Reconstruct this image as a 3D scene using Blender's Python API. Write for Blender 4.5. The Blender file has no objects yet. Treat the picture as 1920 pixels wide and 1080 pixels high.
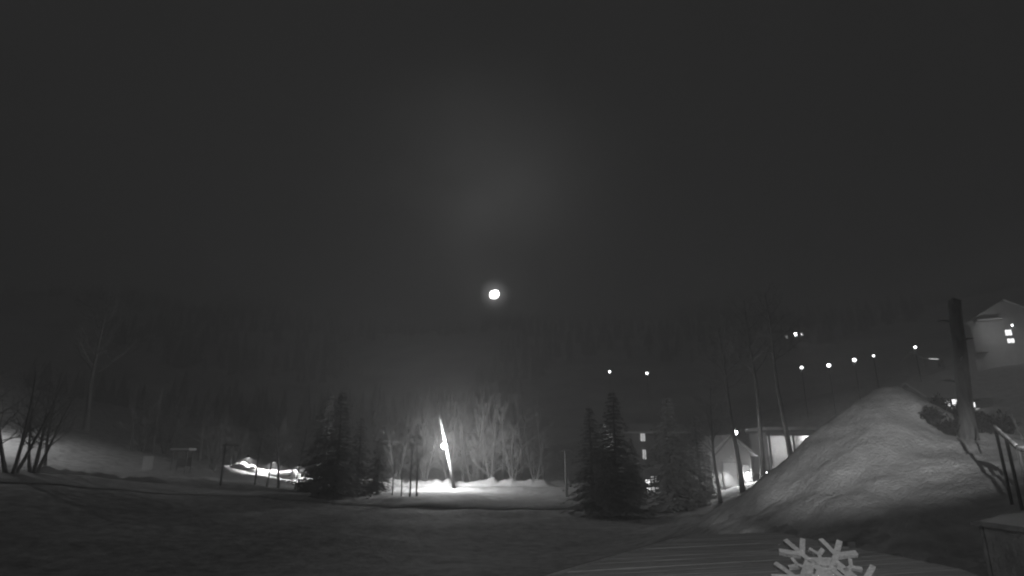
import bpy, math, random
import numpy as np
from mathutils import Vector, Matrix, noise

random.seed(7)
SC = bpy.context.scene
COL = SC.collection
R = math.radians

# ------------------------------------------------------------------ camera
CAM = Vector((0.0, 0.0, 5.0))
PITCH = R(15.72)
FPX = 1066.0                      # focal length in pixels of the 1920 px photograph
cd = bpy.data.cameras.new('camera')
cd.sensor_width = 36.0
cd.lens = FPX / 1920.0 * 36.0
cd.clip_start = 0.05
cd.clip_end = 9000
cam = bpy.data.objects.new('camera', cd)
COL.objects.link(cam)
cam.location = CAM
cam.rotation_euler = (math.pi / 2 + PITCH, 0, 0)
SC.camera = cam

def ray(px, py):
    u = (px - 960.0) / FPX
    v = (540.0 - py) / FPX
    return Vector((u, math.cos(PITCH) - v * math.sin(PITCH), math.sin(PITCH) + v * math.cos(PITCH)))

def at(px, py, Y):
    d = ray(px, py)
    return CAM + d * (Y / d.y)

# ------------------------------------------------------------------ night sky
MOON_DIR = ray(927, 552).normalized()
CLOUD_DIR = ray(900, 392).normalized()
SKY = 0.0214
w = bpy.data.worlds.new('World')
SC.world = w
w.use_nodes = True
nt = w.node_tree
nt.nodes.clear()
out = nt.nodes.new('ShaderNodeOutputWorld')
bg = nt.nodes.new('ShaderNodeBackground')
bg.inputs['Strength'].default_value = 1.0
tc = nt.nodes.new('ShaderNodeTexCoord')

def wmath(op, a, b=None):
    n = nt.nodes.new('ShaderNodeMath')
    n.operation = op
    for i, x in enumerate((a, b)):
        if x is None:
            continue
        if isinstance(x, (int, float)):
            n.inputs[i].default_value = x
        else:
            nt.links.new(x, n.inputs[i])
    return n.outputs[0]

def glow(direction, deg, amp, power):
    dp = nt.nodes.new('ShaderNodeVectorMath')
    dp.operation = 'DOT_PRODUCT'
    nt.links.new(tc.outputs['Generated'], dp.inputs[0])
    dp.inputs[1].default_value = direction
    ang = wmath('ARCCOSINE', wmath('MINIMUM', dp.outputs['Value'], 0.9999999))
    t = wmath('MAXIMUM', wmath('SUBTRACT', 1.0, wmath('DIVIDE', ang, R(deg))), 0.0)
    return wmath('MULTIPLY', wmath('POWER', t, power), amp)

nz = nt.nodes.new('ShaderNodeTexNoise')
nz.inputs['Scale'].default_value = 5.0
nz.inputs['Detail'].default_value = 6.0
nt.links.new(tc.outputs['Generated'], nz.inputs['Vector'])
cl = wmath('MAXIMUM', wmath('ADD', wmath('MULTIPLY', nz.outputs['Fac'], 1.8), 0.1), 0.1)
patch = wmath('MULTIPLY', glow(CLOUD_DIR, 19.0, 0.085, 2.2), cl)
halo = wmath('ADD', wmath('ADD', glow(MOON_DIR, 7.0, 0.10, 2.6), glow(MOON_DIR, 1.9, 1.6, 2.2)), patch)
base = wmath('ADD', wmath('MULTIPLY', nz.outputs['Fac'], SKY * 0.22), SKY * 0.89)
tot = wmath('ADD', base, halo)
nt.links.new(tot, bg.inputs['Color'])
nt.links.new(bg.outputs[0], out.inputs['Surface'])

# faint moonlight
sd = bpy.data.lights.new('moonlight', 'SUN')
sd.energy = 0.012
sd.angle = R(0.5)
sun = bpy.data.objects.new('moonlight', sd)
COL.objects.link(sun)
sun.rotation_euler = (-MOON_DIR).to_track_quat('-Z', 'Y').to_euler()

SC.view_settings.view_transform = 'Standard'
SC.view_settings.look = 'None'
SC.view_settings.exposure = 0.0
SC.view_settings.gamma = 1.0
SC.cycles.volume_bounces = 1
SC.cycles.max_bounces = 4
SC.cycles.diffuse_bounces = 2
SC.cycles.transparent_max_bounces = 8
SC.cycles.sample_clamp_indirect = 0.5
SC.cycles.sample_clamp_direct = 0.0
SC.cycles.use_denoising = True
SC.cycles.filter_width = 2.1
HAZE = 0.0048

# ------------------------------------------------------------------ materials
MATS = {}
def mat(name, val, var=0.15, scale=3.0, rough=0.85, bump=0.0, bscale=None, streak=None, metal=0.0, spec=0.3):
    if name in MATS:
        return MATS[name]
    m = bpy.data.materials.new(name)
    m.use_nodes = True
    n = m.node_tree
    b = n.nodes['Principled BSDF']
    b.inputs['Roughness'].default_value = rough
    b.inputs['Metallic'].default_value = metal
    b.inputs['Specular IOR Level'].default_value = spec
    t = n.nodes.new('ShaderNodeTexCoord')
    mp = n.nodes.new('ShaderNodeMapping')
    n.links.new(t.outputs['Object'], mp.inputs['Vector'])
    if streak:
        mp.inputs['Scale'].default_value = streak
    x = n.nodes.new('ShaderNodeTexNoise')
    x.inputs['Scale'].default_value = scale
    x.inputs['Detail'].default_value = 6
    x.inputs['Roughness'].default_value = 0.65
    n.links.new(mp.outputs[0], x.inputs['Vector'])
    r = n.nodes.new('ShaderNodeValToRGB')
    lo, hi = val * (1 - var), min(0.95, val * (1 + var))
    r.color_ramp.elements[0].position = 0.3
    r.color_ramp.elements[1].position = 0.7
    r.color_ramp.elements[0].color = (lo, lo, lo, 1)
    r.color_ramp.elements[1].color = (hi, hi, hi, 1)
    n.links.new(x.outputs['Fac'], r.inputs['Fac'])
    n.links.new(r.outputs['Color'], b.inputs['Base Color'])
    if bump:
        y = n.nodes.new('ShaderNodeTexNoise')
        y.inputs['Scale'].default_value = bscale or scale * 4
        y.inputs['Detail'].default_value = 5
        n.links.new(mp.outputs[0], y.inputs['Vector'])
        bp = n.nodes.new('ShaderNodeBump')
        bp.inputs['Strength'].default_value = bump
        bp.inputs['Distance'].default_value = 0.1
        n.links.new(y.outputs['Fac'], bp.inputs['Height'])
        n.links.new(bp.outputs['Normal'], b.inputs['Normal'])
    MATS[name] = m
    return m

def emit(name, strength, sample=False):
    if name in MATS:
        return MATS[name]
    m = bpy.data.materials.new(name)
    m.use_nodes = True
    n = m.node_tree
    n.nodes.clear()
    o = n.nodes.new('ShaderNodeOutputMaterial')
    e = n.nodes.new('ShaderNodeEmission')
    e.inputs['Color'].default_value = (1, 1, 1, 1)
    e.inputs['Strength'].default_value = strength
    n.links.new(e.outputs[0], o.inputs['Surface'])
    m.cycles.emission_sampling = 'AUTO' if sample else 'NONE'
    MATS[name] = m
    return m

M_GROUND = mat('old_snow', 0.6, 0.4, 1.3, bump=0.9, bscale=3.0)
M_KNOLL = mat('fresh_snow', 0.72, 0.2, 1.6, bump=0.8, bscale=9.0)
M_BANK = mat('ploughed_snow', 0.82, 0.1, 1.5, bump=0.8, bscale=4.0)
M_ROAD = mat('packed_road', 0.55, 0.25, 1.2, bump=0.4, bscale=5.0)
M_FOREST = mat('forest_slope', 0.72, 0.2, 0.05, bump=0.6, bscale=0.3)
M_BARK = mat('bark', 0.36, 0.35, 5.0, bump=0.8, bscale=14, streak=(1, 1, 0.18))
M_PALE = mat('pale_bark', 0.6, 0.3, 4.0, bump=0.4, bscale=14, streak=(1, 1, 2.5))
M_PINE = mat('pine_bark', 0.2, 0.35, 5.0, bump=0.9, bscale=10, streak=(1, 1, 0.18))
M_TWIG = mat('frosted_twigs', 0.42, 0.3, 2.0)
M_NEEDLE = mat('frosted_needles', 0.46, 0.25, 2.5)
M_BUSH = mat('bush_twigs', 0.06, 0.4, 3.0)
M_WOOD = mat('weathered_wood', 0.5, 0.3, 3.0, bump=0.6, bscale=20, streak=(0.12, 1, 1))
M_BLACK = mat('black_steel', 0.03, 0.2, 6.0, rough=0.6)
M_DECK = mat('frosted_planks', 0.72, 0.25, 3.0, bump=0.6, bscale=20, streak=(0.12, 1, 1))
M_DARKWOOD = mat('dark_wood', 0.34, 0.3, 3.0, bump=0.5, bscale=16, streak=(0.2, 1, 1))
M_WALL = mat('wall_boards', 0.4, 0.18, 1.2, bump=0.5, bscale=9, streak=(0.3, 0.3, 3))
M_PLASTER = mat('plaster', 0.66, 0.14, 1.4, bump=0.3, bscale=8)
M_ROOFSNOW = mat('roof_snow', 0.8, 0.08, 1.0, bump=0.5, bscale=3)
M_STEEL = mat('galvanised_steel', 0.5, 0.15, 6.0, rough=0.5, metal=0.2)
M_WHITE = mat('white_paint', 0.78, 0.08, 5.0, rough=0.5)
M_FLAKE = mat('snowflake_paint', 0.62, 0.2, 9.0, rough=0.6, bump=0.3, bscale=40)
M_FRAME = mat('window_frame', 0.5, 0.1, 5.0, rough=0.5)
M_GLASS = mat('dark_glass', 0.03, 0.3, 1.0, rough=0.08, spec=0.6)
M_BULB = emit('lamp_bulb', 60.0)
M_SMALLBULB = emit('small_bulb', 22.0)
M_FARBULB = emit('far_bulb', 9.0)
M_WINDOW = emit('lit_window', 2.2)
M_DIMWIN = emit('dim_window', 0.55)
M_MOON = emit('moon_surface', 40.0)

# ------------------------------------------------------------------ mesh helpers
class MB:
    def __init__(self):
        self.v = []
        self.f = []
    def add(self, vs, fs):
        o = len(self.v)
        self.v += [tuple(p) for p in vs]
        self.f += [tuple(i + o for i in f) for f in fs]
        return self
    def box(self, c, s, rz=0.0, jit=0.0):
        cx, cy, cz = c
        hx, hy, hz = s[0] / 2, s[1] / 2, s[2] / 2
        ca, sa = math.cos(rz), math.sin(rz)
        vs = []
        for dz in (-hz, hz):
            for dx, dy in ((-hx, -hy), (hx, -hy), (hx, hy), (-hx, hy)):
                if jit:
                    dx += random.uniform(-jit, jit); dy += random.uniform(-jit, jit)
                vs.append((cx + dx * ca - dy * sa, cy + dx * sa + dy * ca, cz + dz))
        return self.add(vs, [(3, 2, 1, 0), (4, 5, 6, 7), (0, 1, 5, 4), (1, 2, 6, 5), (2, 3, 7, 6), (3, 0, 4, 7)])
    def tube(self, pts, rad, n=6, cap=True):
        pts = [Vector(p) for p in pts]
        rings = []
        for i, p in enumerate(pts):
            a = pts[max(i - 1, 0)]; b = pts[min(i + 1, len(pts) - 1)]
            d = (b - a)
            if d.length < 1e-6:
                d = Vector((0, 0, 1))
            d.normalize()
            s = d.cross(Vector((0.31, 0.95, 0.05)))
            if s.length < 1e-3:
                s = d.cross(Vector((1, 0, 0)))
            s.normalize()
            t = d.cross(s)
            r = rad[i] if isinstance(rad, (list, tuple)) else rad
            rings.append([p + (s * math.cos(2 * math.pi * k / n) + t * math.sin(2 * math.pi * k / n)) * r for k in range(n)])
        vs = [q for rg in rings for q in rg]
        fs = []
        for i in range(len(rings) - 1):
            for k in range(n):
                a, b = i * n + k, i * n + (k + 1) % n
                fs.append((a, b, b + n, a + n))
        if cap:
            fs.append(tuple(range(n - 1, -1, -1)))
            fs.append(tuple((len(rings) - 1) * n + k for k in range(n)))
        return self.add(vs, fs)
    def ball(self, c, r, seg=10, rings=6, squash=(1, 1, 1), jit=0.0):
        vs = [(c[0], c[1], c[2] - r * squash[2])]
        for i in range(1, rings):
            a = -math.pi / 2 + math.pi * i / rings
            for k in range(seg):
                q = 1 + random.uniform(-jit, jit)
                b = 2 * math.pi * k / seg
                vs.append((c[0] + r * q * squash[0] * math.cos(a) * math.cos(b), c[1] + r * q * squash[1] * math.cos(a) * math.sin(b), c[2] + r * q * squash[2] * math.sin(a)))
        vs.append((c[0], c[1], c[2] + r * squash[2]))
        fs = []
        for k in range(seg):
            fs.append((0, 1 + (k + 1) % seg, 1 + k))
            top = len(vs) - 1
            fs.append((top, top - seg + k, top - seg + (k + 1) % seg))
        for i in range(rings - 2):
            for k in range(seg):
                a, b = 1 + i * seg + k, 1 + i * seg + (k + 1) % seg
                fs.append((a, b, b + seg, a + seg))
        return self.add(vs, fs)
    def prism(self, poly, z0, z1, M=None):
        """polygon (x,y) extruded from z0 to z1, placed by matrix M"""
        n = len(poly)
        vs = [Vector((p[0], p[1], z0)) for p in poly] + [Vector((p[0], p[1], z1)) for p in poly]
        if M is not None:
            vs = [M @ v for v in vs]
        fs = [tuple(range(n - 1, -1, -1)), tuple(range(n, 2 * n))]
        fs += [(i, (i + 1) % n, n + (i + 1) % n, n + i) for i in range(n)]
        return self.add(vs, fs)
    def mesh(self, name, m, smooth=False):
        me = bpy.data.meshes.new(name)
        me.from_pydata(self.v, [], self.f)
        me.materials.append(m)
        if smooth:
            me.polygons.foreach_set('use_smooth', [True] * len(me.polygons))
        me.update()
        return me
    def build(self, name, m, parent=None, smooth=False):
        return link(name, self.mesh(name, m, smooth), parent)

def link(name, data, parent=None):
    o = bpy.data.objects.new(name, data)
    COL.objects.link(o)
    if parent is not None:
        o.parent = parent
    return o

def tag(o, label=None, cat=None, group=None, kind=None):
    if label: o['label'] = label
    if cat: o['category'] = cat
    if group: o['group'] = group
    if kind: o['kind'] = kind
    return o

def thing(name, label, cat, loc=(0, 0, 0), rz=0.0, group=None):
    o = link(name, None)
    o.location = loc
    o.rotation_euler = (0, 0, rz)
    o.empty_display_size = 0.2
    return tag(o, label, cat, group)

def lamp(kind, loc, power, parent=None, radius=0.12, **kw):
    ld = bpy.data.lights.new('light', kind)
    ld.energy = power
    ld.shadow_soft_size = radius
    for k, v in kw.items():
        setattr(ld, k, v)
    o = bpy.data.objects.new('light', ld)
    COL.objects.link(o)
    o.location = loc
    if parent is not None:
        o.parent = parent
    return o

# ------------------------------------------------------------------ terrain heights
CTRL = np.array([
    (-51, 70, 6.2), (-36, 45, 3.3), (-37, 60, 2.9), (-34.5, 76, 2.4), (-24.6, 76, .8), (-8, 75, .4), (4, 75, .4),
    (0, 50, 0), (0, 25, 0), (-15, 25, .1), (-12, 50, .3), (-24, 45, 1.0), (-30, 20, 1.2), (-60, 45, 6.5), (-70, 80, 10), (-40, 100, 3.2), (-10, 100, .8),
    (15, 100, 1.5), (16, 72, .0), (18, 55, .3), (10, 40, .0), (22, 60, 1.0), (31, 66, 2.4), (31, 74, 2.6), (24, 72, 1.2),
    (11.15, 27, 2.37), (15.4, 29, 5.77), (20.3, 30.5, 8.3), (18.6, 29.5, 7.55), (13.2, 22, 3.04), (18.5, 22, 4.24), (20.2, 26, 5.4), (23.2, 30.5, 5.9), (22, 34, 6.0), (16.5, 33, 5.0), (27, 31, 6.0), (23, 27.5, 5.5),
    (8.6, 31, .5), (7, 22, .6), (8, 12, 1.0), (11, 16, 1.9), (18, 14, 3.0), (30, 22, 5.6), (36, 34, 7.8),
    (17, 42, 1.4), (24, 47, 4.2), (28, 38, 5.6), (35, 50, 5), (54, 70, 8.5), (78, 90, 17), (72, 130, 19), (42, 92, 5.5), (110, 100, 22),
    (60, 40, 9), (35, 130, 8), (0, 140, 4), (-40, 140, 7), (-90, 140, 18), (-110, 60, 15), (0, 0, .2), (20, 0, 2.6),
    (-20, 0, .3), (45, 0, 5), (-60, 0, 4), (0, -50, 0), (90, 0, 9), (-110, 0, 9), (130, 50, 17), (130, 150, 30), (-130, 150, 24),
    (80, -50, 6), (-80, -50, 5)], dtype=float)
def _phi(r2):
    return np.where(r2 > 1e-9, 0.5 * r2 * np.log(np.maximum(r2, 1e-12)), 0.0)
_S = 50.0
_P = CTRL[:, :2] / _S
_n = len(_P)
_K = _phi(((_P[:, None] - _P[None]) ** 2).sum(-1)) + np.eye(_n) * 2e-4
_A = np.zeros((_n + 3, _n + 3))
_A[:_n, :_n] = _K
_A[:_n, _n] = 1; _A[:_n, _n + 1:] = _P
_A[_n:, :_n] = _A[:_n, _n:].T
_W = np.linalg.solve(_A, np.concatenate([CTRL[:, 2], np.zeros(3)]))
def tps(x, y):
    q = np.stack([np.asarray(x, float) / _S, np.asarray(y, float) / _S], -1)
    k = _phi(((q[..., None, :] - _P) ** 2).sum(-1))
    return k @ _W[:_n] + _W[_n] + q @ _W[_n + 1:]
def sstep(t):
    t = min(1.0, max(0.0, t))
    return t * t * (3 - 2 * t)
def hill(x, y):
    """far mountain side"""
    t = max(0.0, (y - 130.0) / 270.0)
    ridge = 92 + 26 * noise.noise((x * 0.004 + 3.1, 0.3, 0)) + 14 * noise.noise((x * 0.012, 1.7, 0)) + 0.05 * abs(x)
    side = 4 + 0.0007 * x * x + 0.10 * max(x, 0)
    z = side + (ridge - side) * sstep(t * 0.85)
    return z + 3.5 * noise.noise((x * 0.02, y * 0.02, 4)) + 1.2 * noise.noise((x * 0.07, y * 0.07, 9))
def gz(x, y):
    """ground height anywhere"""
    z = float(tps(x, y)) if y < 150 else 0.0
    z += 0.16 * noise.noise((x * 0.35, y * 0.35, 0)) + 0.3 * noise.noise((x * 0.09, y * 0.09, 5))
    if y > 110:
        t = sstep((y - 110) / 35.0)
        z = z * (1 - t) + hill(x, y) * t if y < 150 else hill(x, y)
    return z
def gp(x, y, dz=0.0):
    return Vector((x, y, gz(x, y) + dz))
def hit(px, py, lift=0.0, y0=8.0, y1=420.0):
    """where the sight line through a photo pixel meets the ground raised by lift"""
    y = y0
    while y < y1:
        p = at(px, py, y)
        if p.z <= gz(p.x, p.y) + lift:
            return p
        y += 0.25 if y < 120 else 1.0
    return at(px, py, y1)

# ------------------------------------------------------------------ setting
def sheet(name, xs, ys, fn, m):
    v = [(x, y, fn(x, y)) for y in ys for x in xs]
    nx = len(xs)
    f = [(j * nx + i, j * nx + i + 1, (j + 1) * nx + i + 1, (j + 1) * nx + i) for j in range(len(ys) - 1) for i in range(nx - 1)]
    me = bpy.data.meshes.new(name)
    me.from_pydata(v, [], f)
    me.materials.append(m)
    me.polygons.foreach_set('use_smooth', [True] * len(me.polygons))
    return link(name, me)
xs = list(np.arange(-130, 131, 1.0)); ys = list(np.arange(-50, 147, 1.0))
tag(sheet('ground', xs, ys, gz, M_GROUND), kind='structure')
xs = list(np.arange(-520, 521, 10.0)); ys = list(np.arange(136, 560, 7.0))
tag(sheet('mountain', xs, ys, lambda x, y: hill(x, y) - (1.5 if y < 147 else 0), M_FOREST), kind='structure')
bw = MB(); bw.add([(-900, -400, -8), (900, -400, -8), (900, 1200, -8), (-900, 1200, -8)], [(0, 1, 2, 3)])
tag(bw.build('terrain', M_FOREST), kind='structure')

# road: a draped strip of packed snow
def strip(name, pts, width, m, lift=0.03, nx=4):
    v, f = [], []
    P = []
    for i in range(len(pts) - 1):
        a, b = pts[i], pts[i + 1]
        n = max(2, int((b - a).length / 0.8))
        for k in range(n):
            P.append(a.lerp(b, k / n))
    P.append(pts[-1])
    for _ in range(6):
        P = [P[0]] + [(P[i - 1] + P[i] * 2 + P[i + 1]) / 4 for i in range(1, len(P) - 1)] + [P[-1]]
    for i, p in enumerate(P):
        d = (P[min(i + 1, len(P) - 1)] - P[max(i - 1, 0)]); d.z = 0; d.normalize()
        s = Vector((-d.y, d.x, 0))
        for k in range(nx + 1):
            q = p + s * (k / nx - 0.5) * width
            v.append((q.x, q.y, gz(q.x, q.y) + lift + (0.05 if 0 < k < nx else -0.06)))
    w_ = nx + 1
    for i in range(len(P) - 1):
        for k in range(nx):
            f.append((i * w_ + k, (i + 1) * w_ + k, (i + 1) * w_ + k + 1, i * w_ + k + 1))
    me = bpy.data.meshes.new(name); me.from_pydata(v, [], f); me.materials.append(m)
    me.polygons.foreach_set('use_smooth', [True] * len(f))
    return link(name, me)
road_px = [(-60, 892), (60, 898), (170, 905), (300, 915), (450, 926), (640, 938), (860, 944), (1050, 948), (1230, 950), (1330, 938), (1400, 915)]
tag(strip('road', [hit(a, b) for a, b in road_px], 5.0, M_ROAD, 0.12, 8), kind='structure')

def bank(name, pts, hgt, wid, seed, m=M_BANK):
    P = []
    for i in range(len(pts) - 1):
        a, b = pts[i], pts[i + 1]
        n = max(2, int((b - a).length / 0.35))
        for k in range(n):
            P.append(a.lerp(b, k / n))
    v, f, K = [], [], 9
    for i, p in enumerate(P):
        d = P[min(i + 1, len(P) - 1)] - P[max(i - 1, 0)]; d.z = 0; d.normalize()
        s = Vector((-d.y, d.x, 0))
        env = min(1, i / 6, (len(P) - 1 - i) / 6)
        hh = hgt * env * (0.65 + 0.6 * noise.noise((i * 0.11, seed, 0)) + 0.35 * noise.noise((i * 0.45, seed, 3)))
        for k in range(K):
            t = k / (K - 1) * 2 - 1
            q = p + s * t * wid / 2 * (1 + 0.2 * noise.noise((i * 0.2, k, seed)))
            z = gz(q.x, q.y) - 0.08 + max(0, hh) * (1 - t * t) * (1 + 0.35 * noise.noise((q.x * 1.5, q.y * 1.5, seed)))
            v.append((q.x, q.y, z))
    for i in range(len(P) - 1):
        for k in range(K - 1):
            f.append((i * K + k, (i + 1) * K + k, (i + 1) * K + k + 1, i * K + k + 1))
    me = bpy.data.meshes.new(name); me.from_pydata(v, [], f); me.materials.append(m)
    me.polygons.foreach_set('use_smooth', [True] * len(f))
    return tag(link(name, me), kind='structure')
bank('snow_bank', [gp(*at(a, b, 77).xy) for a, b in ((425, 880), (500, 889), (590, 905), (700, 909), (830, 912), (930, 913), (1030, 912), (1060, 915))], 1.0, 3.2, 1)
bank('snow_bank', [hit(a, b) for a, b in ((20, 884), (90, 889), (160, 893), (240, 900), (330, 905))], 0.7, 1.4, 5)
bank('snow_bank', [hit(a, b) for a, b in ((300, 893), (420, 902), (480, 908), (550, 918))], 0.35, 1.2, 9)

# snow sheet of the knoll is the ground itself; a cleaner drift lies on top of it
def knoll_z(x, y):
    return gz(x, y) + 0.05
kx = list(np.arange(9.5, 36, 0.22)); ky = list(np.arange(15, 47, 0.22))
def kn(x, y):
    e = min((x - 9.5) / 3, (35.5 - x) / 3, (y - 15) / 3, (46.5 - y) / 3)
    return gz(x, y) + 0.10 * sstep(e) - 0.12 * (1 - sstep(e)) + 0.26 * noise.noise((x * .55, y * .55, 2)) + 0.17 * abs(noise.noise((x * 1.7, y * 1.7, 7))) + 0.06 * noise.noise((x * 4.1, y * 4.1, 1))
tag(sheet('snow_slope', kx, ky, kn, M_KNOLL), kind='structure')

# ------------------------------------------------------------------ moon
mo = MB().ball((0, 0, 0), 1.0, 32, 16)
mm = mo.build('moon', M_MOON, smooth=True)
mm.location = CAM + MOON_DIR * 3400
mm.scale = (31, 30, 25)
mm.rotation_euler = (0, R(-24), 0)
tag(mm, 'bright white moon low above the dark mountain ridge', 'moon')

# ------------------------------------------------------------------ trees
def branch_tree(h, r, seed, stems=1, spread=0.25, first=0.3, dens=1.0, lean=(0, 0), twig_len=0.5, crown_w=0.33):
    """returns (trunk MB, crown MB) of a leafless tree"""
    rnd = random.Random(seed)
    T, C = MB(), MB()
    def rv(s):
        return Vector((rnd.uniform(-s, s), rnd.uniform(-s, s), rnd.uniform(-s, s)))
    def twig(p, d, L, rad, lvl):
        n = 4 if lvl < 2 else 3
        pts = [p.copy()]
        q = p.copy(); dd = d.copy()
        for i in range(n):
            dd = (dd + rv(0.22) + Vector((0, 0, 0.09))).normalized()
            q = q + dd * L / n
            pts.append(q.copy())
        C.tube(pts, [rad * (1 - 0.8 * i / n) for i in range(n + 1)], 4 if lvl < 2 else 3, False)
        if lvl >= 3:
            return
        m = int((5 if lvl == 1 else 4) * dens + rnd.random())
        for k in range(m):
            t = rnd.uniform(0.25, 1.0) * n
            i = min(int(t), n - 1)
            b = pts[i].lerp(pts[i + 1], t - i)
            base = (pts[i + 1] - pts[i]).normalized()
            nd = (base + rv(0.95)).normalized()
            twig(b, nd, L * rnd.uniform(0.35, 0.6), max(0.006, rad * 0.45), lvl + 1)
    for s in range(stems):
        a = 2 * math.pi * s / max(stems, 1) + rnd.uniform(-.4, .4)
        d = Vector((math.cos(a) * spread * (stems > 1) + lean[0], math.sin(a) * spread * (stems > 1) * 0.7 + lean[1], 1)).normalized()
        H = h * rnd.uniform(0.8, 1.0) if stems > 1 else h
        N = 9
        pts = [Vector((math.cos(a) * r * 0.7 * (stems > 1), math.sin(a) * r * 0.7 * (stems > 1), -0.4))]
        q = pts[0].copy(); dd = d.copy()
        for i in range(N):
            dd = (dd + rv(0.05) + Vector((0, 0, 0.03))).normalized()
            q = q + dd * (H + 0.4) / N
            pts.append(q.copy())
        rr = [r * (1.25 if i == 0 else 1.0) * (1 - 0.93 * (i / N) ** 0.9) + 0.008 for i in range(N + 1)]
        T.tube(pts, rr, 8, True)
        nb = int(16 * dens)
        for k in range(nb):
            t = (first + (1 - first) * (k + rnd.random()) / nb) * N
            i = min(int(t), N - 1)
            b = pts[i].lerp(pts[i + 1], t - i)
            az = k * 2.4 + rnd.uniform(-.5, .5)
            up = rnd.uniform(0.35, 1.1)
            nd = Vector((math.cos(az), math.sin(az), up)).normalized()
            L = H * crown_w * (1.1 - 0.75 * max(0, (t / N - first) / (1 - first))) * rnd.uniform(0.7, 1.1)
            twig(b, nd, L, max(0.012, rr[i] * 0.42), 1)
    return T, C

def conifer(h, r, seed, base=0.08, wid=0.22, gaps=0.12):
    rnd = random.Random(seed)
    T, C = MB(), MB()
    T.tube([(0, 0, -0.4), (0, 0, h * 0.5), (0.02 * h * rnd.uniform(-1, 1), 0, h)], [r, r * 0.55, 0.01], 7)
    n = int(h * 3.2)
    for k in range(n):
        t = base + (1 - base) * (k / n)
        z = h * t
        L0 = h * wid * (1 - t) ** 0.85 + 0.15
        for j in range(7):
            if rnd.random() < gaps:
                continue
            az = j * 2 * math.pi / 7 + k * 0.9 + rnd.uniform(-.35, .35)
            L = L0 * rnd.uniform(0.55, 1.15)
            d = Vector((math.cos(az), math.sin(az), 0)); s = Vector((-d.y, d.x, 0))
            droop = rnd.uniform(0.25, 0.55)
            m = max(3, int(L / 0.28))
            for i in range(m):
                u = (i + rnd.random()) / m
                c = d * L * u + Vector((0, 0, z + 0.12 * L - droop * L * u * u + rnd.uniform(-.08, .08)))
                wdt = 0.34 * L * (1 - u) + 0.12
                for sg in (-1, 1):
                    tip = c + s * sg * wdt * rnd.uniform(.7, 1.2) + d * wdt * 0.7 + Vector((0, 0, -0.25 * wdt + rnd.uniform(-.06, .06)))
                    e = d * (0.10 + 0.1 * wdt)
                    C.add([c - e, c + e, tip + Vector((0, 0, -0.05)), tip + Vector((0, 0, 0.04)) - e * .6], [(0, 1, 2, 3)])
    return T, C

BANKT = {}
def tree_data(key, maker, bark, leaf):
    if key not in BANKT:
        T, C = maker()
        BANKT[key] = (T.mesh('trunk', bark, True), C.mesh('crown', leaf))
    return BANKT[key]
def put_tree(name, label, group, loc, data, s=1.0, rz=None, cat='tree', tilt=(0, 0)):
    o = thing(name, label, cat, loc, random.uniform(0, 6.28) if rz is None else rz, group)
    o.rotation_euler = (tilt[0], tilt[1], o.rotation_euler[2])
    o.scale = (s, s, s)
    link('trunk', data[0], o); link('crown', data[1], o)
    return o

bare = [tree_data('bare%d' % i, (lambda i=i: branch_tree(9, 0.13 + 0.02 * i, 20 + i, first=0.28 + 0.06 * (i % 3), dens=1.15)), M_BARK, M_TWIG) for i in range(4)]
birch = tree_data('birch', lambda: branch_tree(9, 0.13, 55, first=0.35, dens=1.0, crown_w=0.26), M_PALE, M_TWIG)
clump = [tree_data('clump%d' % i, (lambda i=i: branch_tree(6.5, 0.13, 70 + i, stems=4 + i, spread=0.34, first=0.35, dens=0.75)), M_BARK, M_TWIG) for i in range(2)]
tall = tree_data('tall', lambda: branch_tree(15, 0.24, 91, first=0.55, dens=1.0, crown_w=0.22), M_BARK, M_TWIG)
fir = [tree_data('fir%d' % i, (lambda i=i: conifer(12, 0.2, 130 + i, base=0.05 + 0.03 * i, wid=0.2 + 0.03 * i)), M_BARK, M_NEEDLE) for i in range(3)]
broad = [tree_data('broad%d' % i, (lambda i=i: conifer(9, 0.2, 230 + i, base=0.03, wid=0.31 + 0.04 * i, gaps=0.2)), M_BARK, M_NEEDLE) for i in range(3)]

def tree_px(name, label, group, px, py, data, h_px, h0, Y=None, **kw):
    """tree whose foot is at a photo pixel and whose height there is h_px pixels"""
    p = hit(px, py) if Y is None else at(px, py, Y)
    g = gz(p.x, p.y)
    top = at(px, py - h_px, p.y)
    s = max(0.2, (top.z - g) / h0)
    return put_tree(name, label, group, (p.x, p.y, g - 0.05), data, s, **kw)

G_L = 'leafless trees on the snowy left slope'
tree_px('bare_tree', 'many-stemmed leafless tree with pale lit stems at the left edge of the picture', G_L, 22, 886, clump[1], 190, 6.5, Y=42, rz=.4)
tree_px('bare_tree', 'forked leafless tree with dark stems spreading left of the lit snow slope', G_L, 62, 888, clump[0], 170, 6.5, Y=44, rz=1.1)
tree_px('bare_tree', 'slim dark leaning tree at the lower corner of the lit snow slope', G_L, 83, 889, bare[1], 190, 9, Y=46, tilt=(0, R(7)))
tree_px('bare_tree', 'tall thin leafless tree rising behind the lit snow slope', G_L, 160, 815, bare[2], 260, 9, Y=78)
tree_px('birch_tree', 'pale birch with forked top standing behind the blank white board', G_L, 284, 868, birch, 150, 9, Y=72)
for (a, b, hh, lab, k) in ((240, 868, 130, 'small leafless tree between the lit slope and the birch', 0), (322, 872, 120, 'thin leafless tree just behind the small roofed shelter', 1),
                        (372, 876, 120, 'leafless tree between the roofed shelter and the hanging sign', 3), (402, 880, 95, 'low leafless tree close to the hanging sign post', 0)):
    tree_px('bare_tree', lab, G_L, a, b, bare[k], hh, 9, Y=70 + k * 2)
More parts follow.
